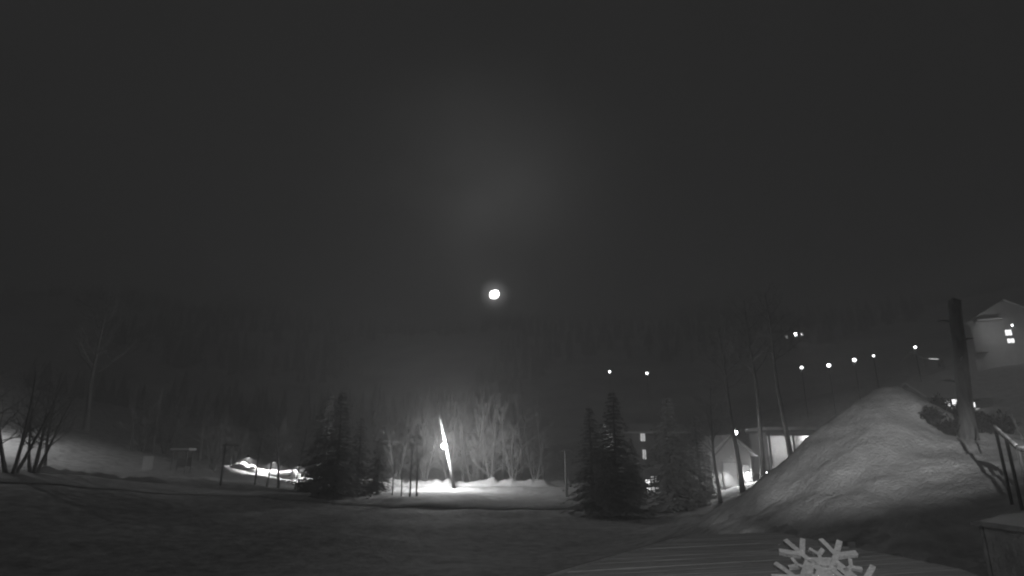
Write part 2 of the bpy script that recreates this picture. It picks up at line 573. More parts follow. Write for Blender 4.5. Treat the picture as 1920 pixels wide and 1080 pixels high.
LATER = [(262, 872, 125, 'pale frosty rounded tree just left of the birch', 0, 71), (306, 874, 130, 'pale frosty rounded tree just right of the birch', 1, 73), (398, 882, 110, 'pale frosty rounded tree beside the hanging sign', 2, 72), (440, 886, 95, 'pale frosty tree at the left end of the bright snow bank', 0, 81)]
G_M = 'bare trunks in front of the lit snow bank'
for (a, b, hh, lab, k, tl) in ((478, 907, 110, 'thin straight tree at the left end of the bright snow bank', 2, 0), (500, 912, 120, 'slim leaning tree crossing the bright snow bank', 1, -9), (521, 921, 150, 'thick leaning tree crossing the middle of the bright snow bank', 3, -10),
                        (553, 916, 120, 'leaning tree near the right end of the bright snow bank', 0, -8), (582, 918, 110, 'thin forked tree at the right end of the bright snow bank', 2, -7)):
    tree_px('bare_tree', lab, G_M, a, b, bare[k], hh, 9, Y=62, tilt=(0, R(tl)))
G_C = 'dark conifers between the road and the lamp'
for (a, b, hh, lab, k, Y) in ((628, 935, 205, 'large dark conifer standing right of the bright snow bank', 1, 55), (668, 930, 150, 'smaller dark conifer beside the large one left of the lamp', 0, 60), (604, 925, 190, 'narrow dark conifer just left of the large one', 2, 62),
                           (706, 928, 110, 'short dark conifer closest to the glowing lamp pole', 2, 62)):
    tree_px('conifer', lab, G_C, a, b, broad[k], hh, 9, Y=Y)
G_K = 'thin trunks silhouetted against the lit snow by the lamp'
for (a, b, hh, lab, k) in ((735, 935, 110, 'thin leafless tree farthest from the glowing lamp pole', 0), (752, 936, 90, 'small leafless tree, second towards the glowing lamp pole', 1), (768, 938, 130, 'dark leafless tree, third towards the glowing lamp pole', 2),
                        (781, 938, 120, 'dark leafless tree nearest to the glowing lamp pole', 3)):
    tree_px('bare_tree', lab, G_K, a, b, bare[k], hh, 9, Y=60)
G_B = 'trees behind the glowing lamp'
for (a, hh, lab, k, Y) in ((790, 150, 'leafless tree directly behind and left of the glowing lamp pole', 1, 86), (868, 165, 'leafless tree directly behind and right of the glowing lamp pole', 0, 84), (905, 180, 'tall leafless tree lit by the lamp, second right of the pole', 2, 86),
                       (942, 170, 'leafless tree lit by the lamp, third right of the pole', 3, 83), (978, 160, 'leafless tree lit by the lamp, fourth right of the pole', 1, 88), (1018, 150, 'leafless tree at the right end of the lamplit snow', 0, 85)):
    tree_px('bare_tree', lab, G_B, a, 908, bare[k], hh, 9, Y=Y)
for (a, hh, lab, k, Y) in ((892, 70, 'small lamplit conifer right of the glowing lamp pole', 0, 81), (925, 55, 'very small conifer beyond the lit snow right of the lamp', 2, 82)):
    tree_px('conifer', lab, G_B, a, 908, fir[k], hh, 12, Y=Y)
M_FROST = mat('hoar_frost', 0.42, 0.25, 2.0)
thick = [tree_data('thick%d' % i, (lambda i=i: branch_tree(7, 0.12, 300 + i, stems=3, spread=0.3, first=0.12, dens=1.25, crown_w=0.36)), M_BARK, M_FROST) for i in range(3)]
for (a, hh, lab, k, Y) in ((742, 105, 'added frosty thicket left of the glowing lamp pole', 1, 82), (796, 120, 'added frosty thicket close behind the glowing lamp pole on its left', 0, 84), (842, 160, 'added frosty thicket right behind the glowing lamp pole', 1, 87), (886, 145, 'added frosty thicket close right of the glowing lamp pole', 2, 83),
                          (922, 135, 'added frosty thicket second right of the glowing lamp pole', 0, 81), (962, 120, 'added frosty thicket third right of the glowing lamp pole', 1, 80.5), (1003, 105, 'added frosty thicket at the dim right end of the lamplit snow', 2, 81)):
    tree_px('thicket', lab, 'frosted thickets added to catch the lamp glow', a, 906, thick[k], hh, 7, Y=Y)  # brush added behind the lamp to catch light as its soft glow
for (a, b, hh, lab, k, Y) in LATER:
    tree_px('frosted_tree', lab, 'frosty rounded trees on the left slope', a, b, thick[k], hh, 7, Y=Y)
G_D = 'dark conifers in front of the tall house'
for (a, b, hh, lab, k, Y) in ((1112, 950, 190, 'broad black conifer right of the pale post', 0, 52), (1158, 955, 225, 'largest black conifer, left of the narrow lit windows', 1, 50), (1265, 945, 205, 'large black conifer right of the narrow lit windows', 2, 53),
                           (1316, 940, 165, 'black conifer left of the lit doorway', 0, 57), (1188, 938, 120, 'smaller black conifer partly covering the narrow lit windows', 2, 60), (1135, 940, 150, 'squat black conifer between the two broad ones', 2, 58)):
    tree_px('conifer', lab, G_D, a, b, broad[k], hh, 9, Y=Y)
G_R = 'tall trees by the lit carport'
tree_px('bare_tree', 'tall thin tree in front of the lit doorway and bright path', G_R, 1352, 946, bare[2], 220, 9, Y=50)
tree_px('bare_tree', 'tall tree just right of the lit doorway', G_R, 1394, 930, tall, 320, 15, Y=54)
tree_px('bare_tree', 'very tall tree left of the lit carport', G_R, 1432, 905, tall, 340, 15, Y=58)
tree_px('bare_tree', 'tall tree whose dark trunk divides the lit carport opening', G_R, 1486, 872, tall, 330, 15, Y=60)

# the big limbless trunk on the knoll
p = at(1815, 826, 26.0); g = gz(p.x, p.y)
t = thing('dead_tree', 'thick bare broken-topped trunk standing on the snowy knoll', 'tree', (p.x, p.y, g))
topz = at(1790, 568, 26.0)
tb = MB(); N = 14
vs = []
for i in range(N + 1):
    u = i / N
    vs.append(Vector(((topz.x - p.x) * u + 0.05 * noise.noise((u * 4, 1, 2)), 0.05 * noise.noise((u * 4, 5, 2)), -0.4 + (topz.z - g + 0.4) * u)))
tb.tube(vs, [0.44 - 0.12 * min(1, i / 3) - 0.07 * i / N for i in range(N + 1)], 14)
tb.build('trunk', M_PINE, t, True)
kb = MB()
kb.ball((topz.x - p.x - .02, 0, topz.z - g), 0.27, 8, 5, (1, 1, .8), .25)
kb.build('broken_top', M_PINE, t)
for k in range(5):
    u = 0.25 + 0.15 * k
    a = k * 2.1
    c = Vector(((topz.x - p.x) * u, 0, (topz.z - g) * u))
    e = c + Vector((math.cos(a) * 0.75, math.sin(a) * 0.75, 0.2))
    MB().tube([c, c.lerp(e, .6) + Vector((0, 0, .05)), e], [0.07, 0.045, 0.02], 5).build('branch_stub', M_PINE, t)

# bushes on the knoll
def bush(seed, h, w_, n=90):
    rnd = random.Random(seed); B = MB()
    for k in range(n):
        a = rnd.uniform(0, 6.28); s = rnd.uniform(0.1, 1)
        b = Vector((math.cos(a) * .15 * w_, math.sin(a) * .15 * w_, -0.1))
        e = Vector((math.cos(a) * w_ * s * .5, math.sin(a) * w_ * s * .5, h * rnd.uniform(.5, 1) * (1.1 - .5 * s)))
        m = b.lerp(e, .5) + Vector((rnd.uniform(-.1, .1), rnd.uniform(-.1, .1), .12 * h))
        B.tube([b, m, e], [.022, .014, .006], 3, False)
        for j in range(9):
            q = m.lerp(e, rnd.uniform(-.4, 1.0))
            f = q + Vector((rnd.uniform(-.22, .22), rnd.uniform(-.22, .22), rnd.uniform(-.05, .28)))
            s_ = Vector((rnd.uniform(-1, 1), rnd.uniform(-1, 1), rnd.uniform(-1, 1))).normalized() * .05
            B.add([q, q.lerp(f, .5) + s_, f, q.lerp(f, .5) - s_], [(0, 1, 2, 3)])
    return B.mesh('stems', M_BUSH)
bushes = [bush(5, 1.7, 2.2), bush(6, 1.4, 1.9), bush(8, 1.9, 2.4)]
BS = [(1758, 838, 27.0, 0, .55, 'dark bush on the knoll left of the thick bare trunk'), (1788, 838, 26.3, 1, .6, 'low dark bush touching the foot of the thick bare trunk'), (1848, 840, 26.5, 2, .6, 'dark bush on the knoll right of the thick bare trunk'),
      (1872, 842, 26.5, 0, .6, 'dark bush beside the snowy handrail'),
      (1775, 822, 28.5, 1, .55, 'dark bush just behind the thick bare trunk on its left'), (1812, 824, 28.0, 0, .55, 'low dark bush directly behind the thick bare trunk'),
      (1850, 826, 28.0, 2, .5, 'low dark bush behind and right of the thick bare trunk'), (1888, 826, 28.5, 1, .8, 'broad dark bush behind the snowy handrail')]
for (a, b, Y, k, s, lab) in BS:
    p = at(a, b, Y)
    o = thing('bush', lab, 'bush', (p.x, p.y, gz(p.x, p.y)), random.uniform(0, 6), 'dark bushes on the snowy knoll')
    o.scale = (s, s, s)
    link('stems', bushes[k], o)

# far forest on the mountain: one mass
FB = MB(); rnd = random.Random(3)
for k in range(2600):
    y = rnd.uniform(150, 400); x = rnd.uniform(-1.05, 1.05) * y
    if (70 < x and y < 235) or (15 < x < 75 and y < 255) or noise.noise((x * .012, y * .012, 8)) < -0.12:
        continue
    z = hill(x, y); h = rnd.uniform(6, 13); r0 = h * rnd.uniform(.14, .2)
    for (zz, rr, tt) in ((.1, 1, .55), (.38, .72, .8), (.62, .45, 1.0)):
        n = 5; a0 = rnd.uniform(0, 6)
        FB.add([(x + r0 * rr * math.cos(a0 + i * 6.283 / n) * rnd.uniform(.75, 1.2), y + r0 * rr * math.sin(a0 + i * 6.283 / n), z + h * zz - .1 * h * rnd.random()) for i in range(n)] + [(x, y, z + h * tt)],
               [(i, (i + 1) % n, n) for i in range(n)])
tag(FB.build('forest', M_NEEDLE), 'dark conifer forest covering the far mountainside', 'forest', kind='stuff')

# ------------------------------------------------------------------ lamps
# street lamp; its leaning white pole is shaped to imitate the flare streak
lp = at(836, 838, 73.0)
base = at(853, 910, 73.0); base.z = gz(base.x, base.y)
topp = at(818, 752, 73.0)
t = thing('street_lamp', 'glaring street lamp with its slanted flare streak built as an added leaning pole', 'street lamp', base)
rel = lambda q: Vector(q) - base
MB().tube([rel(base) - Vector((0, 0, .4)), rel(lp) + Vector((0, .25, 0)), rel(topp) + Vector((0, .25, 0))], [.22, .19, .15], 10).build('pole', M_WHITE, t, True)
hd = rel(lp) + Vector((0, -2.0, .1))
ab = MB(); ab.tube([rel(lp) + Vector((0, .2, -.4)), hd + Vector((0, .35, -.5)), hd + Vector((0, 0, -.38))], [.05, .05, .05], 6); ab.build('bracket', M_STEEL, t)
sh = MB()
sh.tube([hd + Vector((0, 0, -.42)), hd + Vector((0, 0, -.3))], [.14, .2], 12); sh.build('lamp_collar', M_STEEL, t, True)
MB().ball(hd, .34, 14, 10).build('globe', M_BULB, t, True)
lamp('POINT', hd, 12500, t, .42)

def shielded_lamp(label, foot, h, power, aim, cone=150):
    t = thing('street_lamp', label, 'street lamp', foot)
    MB().tube([(0, 0, -.4), (0, 0, h)], [.08, .05], 8).build('pole', M_BLACK, t, True)
    MB().tube([(0, 0, h - .05), (.25, -.2, h + .1), (.55, -.45, h + .08)], [.035, .03, .03], 6).build('arm', M_BLACK, t, True)
    hb = MB(); hb.tube([(.55, -.45, h + .14), (.55, -.45, h + .02), (.55, -.45, h - .22)], [.1, .24, .27], 12, False); hb.build('lamp_housing', M_BLACK, t, True)
    MB().ball((.55, -.45, h + .07), .05, 8, 6).build('bulb', M_WINDOW, t, True)
    l = lamp('SPOT', (.55, -.45, h - .03), power, t, .12, spot_size=R(cone), spot_blend=.4)
    l.rotation_euler = Vector(aim).to_track_quat('-Z', 'Y').to_euler()
    return t
wl, wr = at(436, 838, 78.5), at(592, 866, 78.5)  # wire, poles and hung lamps added to light the snow bank
for (a, b_, lab) in ((466, 855, 'first small added lamp on the wire over the bright snow bank'), (514, 864, 'middle small added lamp on the wire over the bright snow bank'), (562, 872, 'last small added lamp on the wire over the bright snow bank')):
    c2 = at(a, b_, 78.0)
    t = thing('added_wire_lamp', lab, 'lamp', c2, 0, 'added lamps on the wire lighting the snow bank')
    hb = MB(); hb.tube([(0, 0, .18), (0, 0, .1), (0, 0, -.16)], [.05, .2, .24], 12, False); hb.build('lamp_housing', M_BLACK, t, True)
    MB().ball((0, 0, .08), .04, 8, 6).build('bulb', M_WINDOW, t, True)
    l = lamp('SPOT', (0, 0, -.05), 3200, t, .04, spot_size=R(150), spot_blend=.4)
    l.rotation_euler = Vector((0, -.15, -1)).to_track_quat('-Z', 'Y').to_euler()
    MB().tube([(0, 0, .16), (0, 0, wl.lerp(wr, (c2.x - wl.x) / (wr.x - wl.x)).z - c2.z - .1)], .012, 4).build('hanger', M_BLACK, t)
t = thing('added_wire_span', 'thin added wire between two added poles over the bright snow bank', 'wire', (wl.x, wl.y, gz(wl.x, wl.y)))
o = Vector(t.location)
MB().tube([wl.lerp(wr, k / 8) - o + Vector((0, 0, -.1 * math.sin(math.pi * k / 8))) for k in range(9)], .015, 4).build('wire', M_BLACK, t)
for q in (wl, wr):
    MB().tube([Vector((q.x, q.y, gz(q.x, q.y) - .3)) - o, q + Vector((0, 0, .15)) - o], [.1, .07], 7).build('pole', M_BARK, t, True)
f3 = gp(-56, 50)
shielded_lamp('street lamp lighting the snow slope and the forked trees', f3, 8.0, 15000, (1.0, .7, -.6), 140)

def far_lamp(px, py, lab, group, y0=60, h=5.0, size=.42, power=60, y1=420):
    q = hit(px, py, h, y0, y1)
    g = gz(q.x, q.y)
    t = thing('lamp_post', lab, 'lamp post', (q.x, q.y, g), 0, group)
    hh = q.z - g
    MB().tube([(0, .1, -.5), (0, .1, hh + .1)], [.07, .04], 6).build('pole', M_BLACK, t, True)
    cb = MB(); cb.tube([(0, 0, hh + size * .8), (0, 0, hh + size * 1.1), (0, 0, hh + size * 1.25)], [size * 1.1, size * .8, .05], 8); cb.build('cap', M_STEEL, t)
    MB().ball((0, 0, hh), size, 10, 8).build('globe', M_FARBULB if h > 8 else M_SMALLBULB, t, True)
    if power:
        lamp('POINT', (0, 0, hh), power, t, size * 1.25)
    return t
GH = 'lamps on the dark hillside'
far_lamp(1143, 697, 'lone hillside lamp, the left one of the pair right of the moon', GH, 100, h=11.5, size=.42, power=0)
far_lamp(1213, 700, 'lone hillside lamp, the right one of the pair right of the moon', GH, 100, h=11.5, size=.42, power=0)
GS = 'lamps along the hillside road above the carport'
for a, b, s, pw, lab in ((1503, 689, .26, 0, 'first and lowest lamp of the row above the carport'), (1554, 685, .3, 260, 'second lamp of the rising row above the carport'), (1602, 675, .27, 260, 'third lamp of the rising row above the carport'),
                     (1638, 667, .15, 0, 'fourth and faint lamp of the rising row above the carport'), (1716, 651, .17, 60, 'last lamp of the rising row, beside the snowy cabin roof')):
    far_lamp(a, b, lab, GS, 80, h=9.0, size=s, power=pw)

# ------------------------------------------------------------------ houses
def house(name, label, foot, rz, wx, dy, h, roof_h, wall=M_WALL, windows=(), doors=(), over=.5, gable='y', base=2.5):
    """box house; foot = middle of the front wall on the ground, front faces local -y"""
    t = thing(name, label, 'house', foot, rz)
    wb = MB()
    x0, x1, y0, y1 = -wx / 2, wx / 2, 0.0, dy
    rt = .22
    if gable == 'y':       # ridge runs front to back: gable faces the camera
        wb.add([(x0, y0, -base), (x1, y0, -base), (x1, y1, -base), (x0, y1, -base), (x0, y0, h), (x1, y0, h), (x1, y1, h), (x0, y1, h), (0, y0, h + roof_h), (0, y1, h + roof_h)],
               [(3, 2, 1, 0), (0, 1, 5, 8, 4), (1, 2, 6, 5), (2, 3, 7, 9, 6), (3, 0, 4, 7), (4, 8, 9, 7), (8, 5, 6, 9)])
    else:
        ym = dy / 2
        wb.add([(x0, y0, -base), (x1, y0, -base), (x1, y1, -base), (x0, y1, -base), (x0, y0, h), (x1, y0, h), (x1, y1, h), (x0, y1, h), (x0, ym, h + roof_h), (x1, ym, h + roof_h)],
               [(3, 2, 1, 0), (0, 1, 5, 4), (1, 2, 6, 9, 5), (2, 3, 7, 6), (3, 0, 4, 8, 7), (4, 5, 9, 8), (8, 9, 6, 7)])
    wb.build('wall', wall, t)
    for s in (-1, 1):
        rb = MB()
        if gable == 'y':
            sl = roof_h / (wx / 2); ex = wx / 2 + over
            a = [(0, h + roof_h + .02), (s * ex, h - sl * over + .02)]
            pts = [(a[0][0], y0 - over, a[0][1]), (a[1][0], y0 - over, a[1][1]), (a[1][0], y1 + over, a[1][1]), (a[0][0], y1 + over, a[0][1])]
        else:
            sl = roof_h / (dy / 2); ym = dy / 2
            ye = (y0 - over) if s < 0 else (y1 + over)
            pts = [(x0 - over, ym, h + roof_h + .02), (x0 - over, ye, h - sl * over + .02), (x1 + over, ye, h - sl * over + .02), (x1 + over, ym, h + roof_h + .02)]
        rb.add(pts + [(q[0], q[1], q[2] + rt) for q in pts], [(0, 1, 2, 3), (7, 6, 5, 4), (0, 4, 5, 1), (1, 5, 6, 2), (2, 6, 7, 3), (3, 7, 4, 0)])
        rb.build('roof_snow', M_ROOFSNOW, t)
    for (x, z, ww, hh, m) in windows:
        f = MB()
        for (cx, cz, sx, sz) in ((x, z + hh / 2 + .04, ww + .16, .08), (x, z - hh / 2 - .04, ww + .16, .08), (x - ww / 2 - .04, z, .08, hh), (x + ww / 2 + .04, z, .08, hh), (x, z, .04, hh)):
            f.box((cx, -.04, cz), (sx, .09, sz))
        fo = f.build('window', M_FRAME, t)
        MB().box((x, -.015, z), (ww, .03, hh)).build('pane', m, fo)
    for (x, z0, ww, hh, m) in doors:
        d = MB().box((x, -.03, z0 + hh / 2), (ww, .06, hh)).build('door', m, t)
        MB().ball((x + ww * .38, -.09, z0 + hh * .48), .05, 6, 5).build('handle', M_STEEL, d)
        df = MB()
        for (cx, cz, sx, sz) in ((x, z0 + hh + .06, ww + .24, .12), (x - ww / 2 - .06, z0 + hh / 2, .12, hh), (x + ww / 2 + .06, z0 + hh / 2, .12, hh)):
            df.box((cx, -.045, cz), (sx, .09, sz))
        df.build('door_frame', M_FRAME, d)
    return t

def wall_lamp(label, loc, power, size=.14, parent_rz=0.0, group=None):
    t = thing('wall_lantern', label, 'lantern', loc, parent_rz, group)
    MB().box((0, .12, .05), (.12, .06, .3)).build('back_plate', M_STEEL, t)
    MB().box((0, .05, .2), (.05, .14, .04)).build('arm', M_STEEL, t)
    MB().tube([(0, 0, size * .9), (0, 0, size * 1.3), (0, 0, size * 1.7)], [size * 1.3, size * .9, .02], 6).build('cap', M_STEEL, t)
    MB().ball((0, 0, 0), size, 8, 6).build('globe', M_SMALLBULB, t, True)
    lamp('POINT', (0, 0, 0), power, t, size * 1.25)
    return t

# tall dark house with narrow lit windows, behind the conifers
f = at(1225, 926, 72.0); f.z = gz(f.x, f.y)
def win_at(px, py, wpx, hpx, foot, Y, m, rz=0.0):
    q = at(px, py, Y); k = 1066.0 / (Y * 1.04)
    return ((q.x - foot.x) / math.cos(rz), q.z - foot.z, wpx / k, hpx / k, m)
house('house', 'tall dark house with narrow lit windows between the black conifers', f, 0, 9, 8, 6.9, 1.0, M_WALL,
      [win_at(1205, 820, 8, 13, f, 72, M_DIMWIN), win_at(1208, 852, 6, 16, f, 72, M_DIMWIN), win_at(1215, 910, 8, 18, f, 72, M_WINDOW), win_at(1224, 908, 5, 26, f, 72, M_DIMWIN), win_at(1232, 905, 6, 20, f, 72, M_DIMWIN)], gable='x')

# house with the lit doorway
f = at(1376, 918, 61.0); f.z = gz(f.x, f.y)
hB = house('house', 'small house with a lit pale doorway and snowy stepped roof', f, R(4), 4.2, 5, 3.4, 1.5, M_PLASTER,
           windows=[(1.45, 1.65, .55, .85, M_DIMWIN)], doors=[(-.2, 0.0, 1.35, 2.35, M_WHITE)], gable='y', over=.6)
dl = MB().tube([(-.2, -.75, 2.98), (-.2, -.75, 2.86)], [.09, .12], 10); dl.build('added_downlight', M_STEEL, hB)  # extra lamp added under the eave to brighten the path
l = lamp('SPOT', (-.2, -.75, 2.82), 700, hB, .06, spot_size=R(125), spot_blend=.3)
l.rotation_euler = Vector((-.35, -.75, -1)).to_track_quat('-Z', 'Y').to_euler()
wall_lamp('bright wall lantern right of the lit doorway', at(1403, 889, 60.6), 160, .2)
lp2 = at(1437, 888, 60.5)
t = thing('garden_lamp', 'small garden lamp at the foot of the knoll below the carport', 'lamp', (lp2.x, lp2.y, gz(lp2.x, lp2.y)))
hh = max(.6, lp2.z - t.location.z)
MB().tube([(0, 0, -.3), (0, 0, hh - .1)], [.05, .04], 6).build('pole', M_STEEL, t)
MB().ball((0, 0, hh), .17, 8, 6, (1.3, 1, .8)).build('globe', M_SMALLBULB, t)
lamp('POINT', (0, 0, hh), 40, t, .25)
far_lamp(1378, 811, 'single lamp on a mast above the snowy stepped roof', GS, 56, h=6.5, size=.24, power=150, y1=64)
# bright cleared path in front of the doorway
pp = [at(1290, 946, 52), at(1330, 938, 55), at(1385, 924, 58.6)]
tag(strip('path', [gp(q.x, q.y) for q in pp], 2.2, M_KNOLL, .16, 4), kind='structure')

# carport house
f = at(1490, 886, 66.0); f.z = gz(f.x, f.y)
t = thing('carport', 'brightly lit open carport beyond the snowy knoll', 'carport', f, R(-3))
W, D, H = 5.2, 5.0, at(1490, 811, 66.0).z - f.z
MB().box((0, D, H / 2 - .5), (W + .3, .2, H + 1)).build('back_wall', M_PLASTER, t)
for s in (-1, 1):
    MB().box((s * W / 2, D / 2, H / 2 - .5), (.2, D - .25, H + 1)).build('side_wall', M_PLASTER, t)
MB().box((0, D / 2 - .3, .02), (W - .25, D + .3, .1)).build('floor_slab', M_ROAD, t)
MB().box((0, D / 2 - .2, H + .12), (W + .7, D + 1.6, .24)).build('roof', M_DARKWOOD, t)
MB().box((0, D / 2 - .2, H + .42), (W + .8, D + 1.7, .34)).build('roof_snow', M_ROOFSNOW, t)
MB().box((0, -.75, H - .2), (W + .6, .14, .38)).build('fascia', M_DARKWOOD, t)
for s in (-1, .05, 1):
    MB().box((s * (W / 2 - .1), -.45, H / 2 - .5), (.18, .18, H + 1)).build('post', M_WOOD, t)
for k in range(4):
    MB().box((-2.2 + k * .55, D - .22, .75 + .1 * (k % 2)), (.45, .35, 1.2 + .3 * (k % 2)), jit=.03).build('shelf_unit', M_WOOD, t)
lt = MB(); lt.box((1.1, 1.6, H - .12), (1.2, .18, .1)); lt.build('ceiling_light', M_BULB, t)
lamp('POINT', (1.9, 1.2, H - .6), 330, t, .25)
wall_lamp('tiny wall light right of the lit carport', at(1540, 808, 64.9), 12, .13)

# gabled house at the right edge
f = at(1905, 662, 92.0)
hC = house('house', 'gabled house with two bright windows high at the right edge', Vector((f.x, f.y, f.z)), R(-24), 11, 9, 5.4, 3.4, M_PLASTER,
           windows=[(-.35, 3.4, .85, .95, M_WINDOW), (-.3, 2.05, .9, .7, M_WINDOW)], gable='y', base=6)
MB().box((-2.8, -.8, 5.6), (3.4, 1.5, .3)).build('balcony_roof', M_ROOFSNOW, hC)
MB().box((-4.6, -.6, 2.6), (1.8, 1.2, 4.6)).build('bay', M_PLASTER, hC)
q = at(1898, 610, 88.0)
tl = wall_lamp('small lamp added in front of the gabled house to light its wall', q, 1, .12)
l = lamp('SPOT', (0, .05, 0), 480, tl, .15, spot_size=R(140), spot_blend=.5)  # added lamp hung clear of the house to brighten its front wall
l.rotation_euler = Vector((.41, .91, .05)).to_track_quat('-Z', 'Y').to_euler()

# house behind the thick trunk
f = at(1805, 772, 72.0); f.z = min(f.z, gz(f.x, f.y) + .3)
def wat(px, py, wpx, hpx, m):
    return win_at(px, py, wpx, hpx, f, 72, m)
house('house', 'dark low house with a row of lit windows behind the thick trunk', f, 0, 8, 6, at(1805, 742, 72).z - f.z, 1.8, M_WALL,
      [wat(1775, 757, 10, 9, M_WINDOW), wat(1792, 755, 14, 11, M_WINDOW), wat(1790, 766, 13, 5, M_DIMWIN), wat(1823, 759, 9, 8, M_WINDOW), wat(1833, 768, 8, 5, M_DIMWIN)], gable='x')

# cabin; the light on its snowy eave is an added glowing strip
q = hit(1750, 672, 2.6, 60)
f = Vector((q.x, q.y, gz(q.x, q.y)))
hG = house('cabin', 'small hillside cabin with a glowing strip as its lit snowy roof edge', f, R(12), 4.5, 4, 2.6, 1.3, M_WALL, [(1.0, 1.4, .7, .8, M_GLASS)], gable='x', over=.5)
MB().box((-.6, -.62, 2.36), (2.0, .08, .1)).build('eave_glow_strip', emit('eave_glow_strip', 1.2), hG)  # emissive strip added to imitate lamplight on the snowy eave

# distant house with a cluster of lights
q = hit(1486, 645, 0, 90)
f = Vector((q.x, q.y, gz(q.x, q.y)))
kk = 1066.0 / q.y
def w2(px, py, wpx, hpx, m):
    r = at(px, py, q.y)
    return (r.x - f.x, r.z - f.z, wpx / kk, hpx / kk, m)
house('house', 'distant hillside house with a cluster of small lit windows', f, 0, 62 / kk, 7, 26 / kk, 8 / kk, M_WALL,
      [w2(1469, 629, 4, 4, M_DIMWIN), w2(1469, 635, 4, 4, M_DIMWIN), w2(1475, 632, 4, 6, M_DIMWIN), w2(1491, 627, 5, 6, M_BULB), w2(1489, 634, 7, 3, M_DIMWIN), w2(1503, 627, 4, 5, M_WINDOW)], gable='x')

# ------------------------------------------------------------------ street furniture
# blank white board
q = at(275, 881, 60.0); f = gp(q.x, q.y)
t = thing('sign_board', 'blank white upright board at the foot of the lit slope', 'sign', f, R(6))
k = 1066 / (60 * 1.05)
zc = at(275, 868, 60).z - f.z
MB().box((0, 0, zc), (16 / k, .06, 22 / k)).build('panel', M_WHITE, t)
for s in (-1, 1):
    MB().box((s * 6 / k, .07, zc / 2 - .1), (.07, .07, zc + .6)).build('post', M_WOOD, t)
# roofed shelter
q = at(338, 884, 63.0); f = gp(q.x, q.y)
t = thing('shelter', 'small open shelter with a pale snowy flat roof', 'shelter', f)
k = 1066 / (63 * 1.05); zt = at(338, 845, 63).z - f.z
MB().box((0, 0, zt), (31 / k, 1.3, .12)).build('roof', M_DARKWOOD, t)
MB().box((0, 0, zt + .16), (32 / k, 1.4, .2), jit=.03).build('roof_snow', M_ROOFSNOW, t)
for sx in (-1, 1):
    for sy in (-1, 1):
        MB().box((sx * 12 / k, sy * .5, zt / 2 - .2), (.1, .1, zt + .25)).build('post', M_DARKWOOD, t)
MB().box((0, .5, 1.0), (23 / k, .06, .9)).build('back_panel', M_DARKWOOD, t)
MB().box((0, .1, .48), (20 / k, .4, .07)).build('seat', M_DARKWOOD, t)
# hanging sign
q = at(415, 896, 58.0); f = gp(q.x, q.y)
t = thing('hanging_sign', 'dark post with a crossbeam and a small pale hanging sign', 'sign', f)
zt = at(415, 833, 58).z - f.z; xe = at(446, 833, 58).x - f.x
MB().box((0, 0, zt / 2 - .2), (.16, .16, zt + .5)).build('post', M_DARKWOOD, t)
MB().box((xe / 2 - .05, 0, zt - .1), (xe + .5, .13, .13)).build('crossbeam', M_DARKWOOD, t)
MB().tube([(.05, 0, zt - .75), (.7, 0, zt - .14)], .05, 5).build('brace', M_DARKWOOD, t)
zs = at(444, 841, 58).z - f.z
sg = MB().box((xe - .05, 0, zs), (.42, .05, .42)).build('sign_panel', M_WHITE, t)
for s in (-1, 1):
    MB().tube([(xe - .05 + s * .15, 0, zs + .2), (xe - .05 + s * .15, 0, zt - .12)], .012, 4).build('hanger', M_STEEL, sg)
# dark crate by the bank
q = at(580, 925, 60.0); f = gp(q.x, q.y)
t = thing('storage_crate', 'low dark crate below the right end of the bright snow bank', 'crate', f)
for k in range(4):
    MB().box((0, -.45, .12 + k * .22), (2.3, .04, .2)).build('board', M_DARKWOOD, t)
    MB().box((0, .45, .12 + k * .22), (2.3, .04, .2)).build('board', M_DARKWOOD, t)
for s in (-1, 1):
    MB().box((s * 1.13, 0, .43), (.05, .84, .86)).build('end_panel', M_DARKWOOD, t)
MB().box((0, 0, .92), (2.45, 1.05, .06)).build('lid', M_DARKWOOD, t)
# pale post
q = at(1062, 905, 66.0); f = gp(q.x, q.y)
t = thing('utility_post', 'pale thin post with a short crossarm at the right end of the lamplit snow', 'post', f)
zt = at(1062, 842, 66).z - f.z
MB().tube([(0, 0, -.4), (0, 0, zt)], [.17, .13], 8).build('pole', M_PALE, t, True)
MB().box((.1, 0, zt - .15), (1.1, .1, .12)).build('crossarm', M_WOOD, t)

# snowy handrail at the right
pa, pb, pc = at(1866, 803, 19.0), at(1909, 842, 17.0), at(1960, 852, 16.0)
t = thing('handrail', 'snow-covered wooden stair handrail at the right edge', 'handrail', (pa.x, pa.y, gz(pa.x, pa.y)))
o = Vector(t.location)
for a, b in ((pa, pb), (pb, pc)):
    MB().tube([a - o, b - o], .055, 6).build('rail', M_PINE, t)
    n = 9; sb = MB()
    sb.tube([(a - o).lerp(b - o, i / n) + Vector((0, 0, .075 + .03 * noise.noise((i, a.x, 0)))) for i in range(n + 1)], [.05 + .025 * noise.noise((i * .9, 3, a.x)) for i in range(n + 1)], 6)
    sb.build('snow_cap', M_BANK, t, True)
for q in (pa, pa.lerp(pb, .5), pb, pb.lerp(pc, .5), pc):
    zg = gz(q.x, q.y)
    MB().tube([Vector((q.x, q.y, zg - .3)) - o, q - o], .05, 6).build('post', M_PINE, t)
pa2, pb2 = at(1897, 780, 19.0), at(1916, 822, 17.6)
MB().tube([pa2 - o, pb2 - o], .03, 5).build('stake', M_PINE, t)

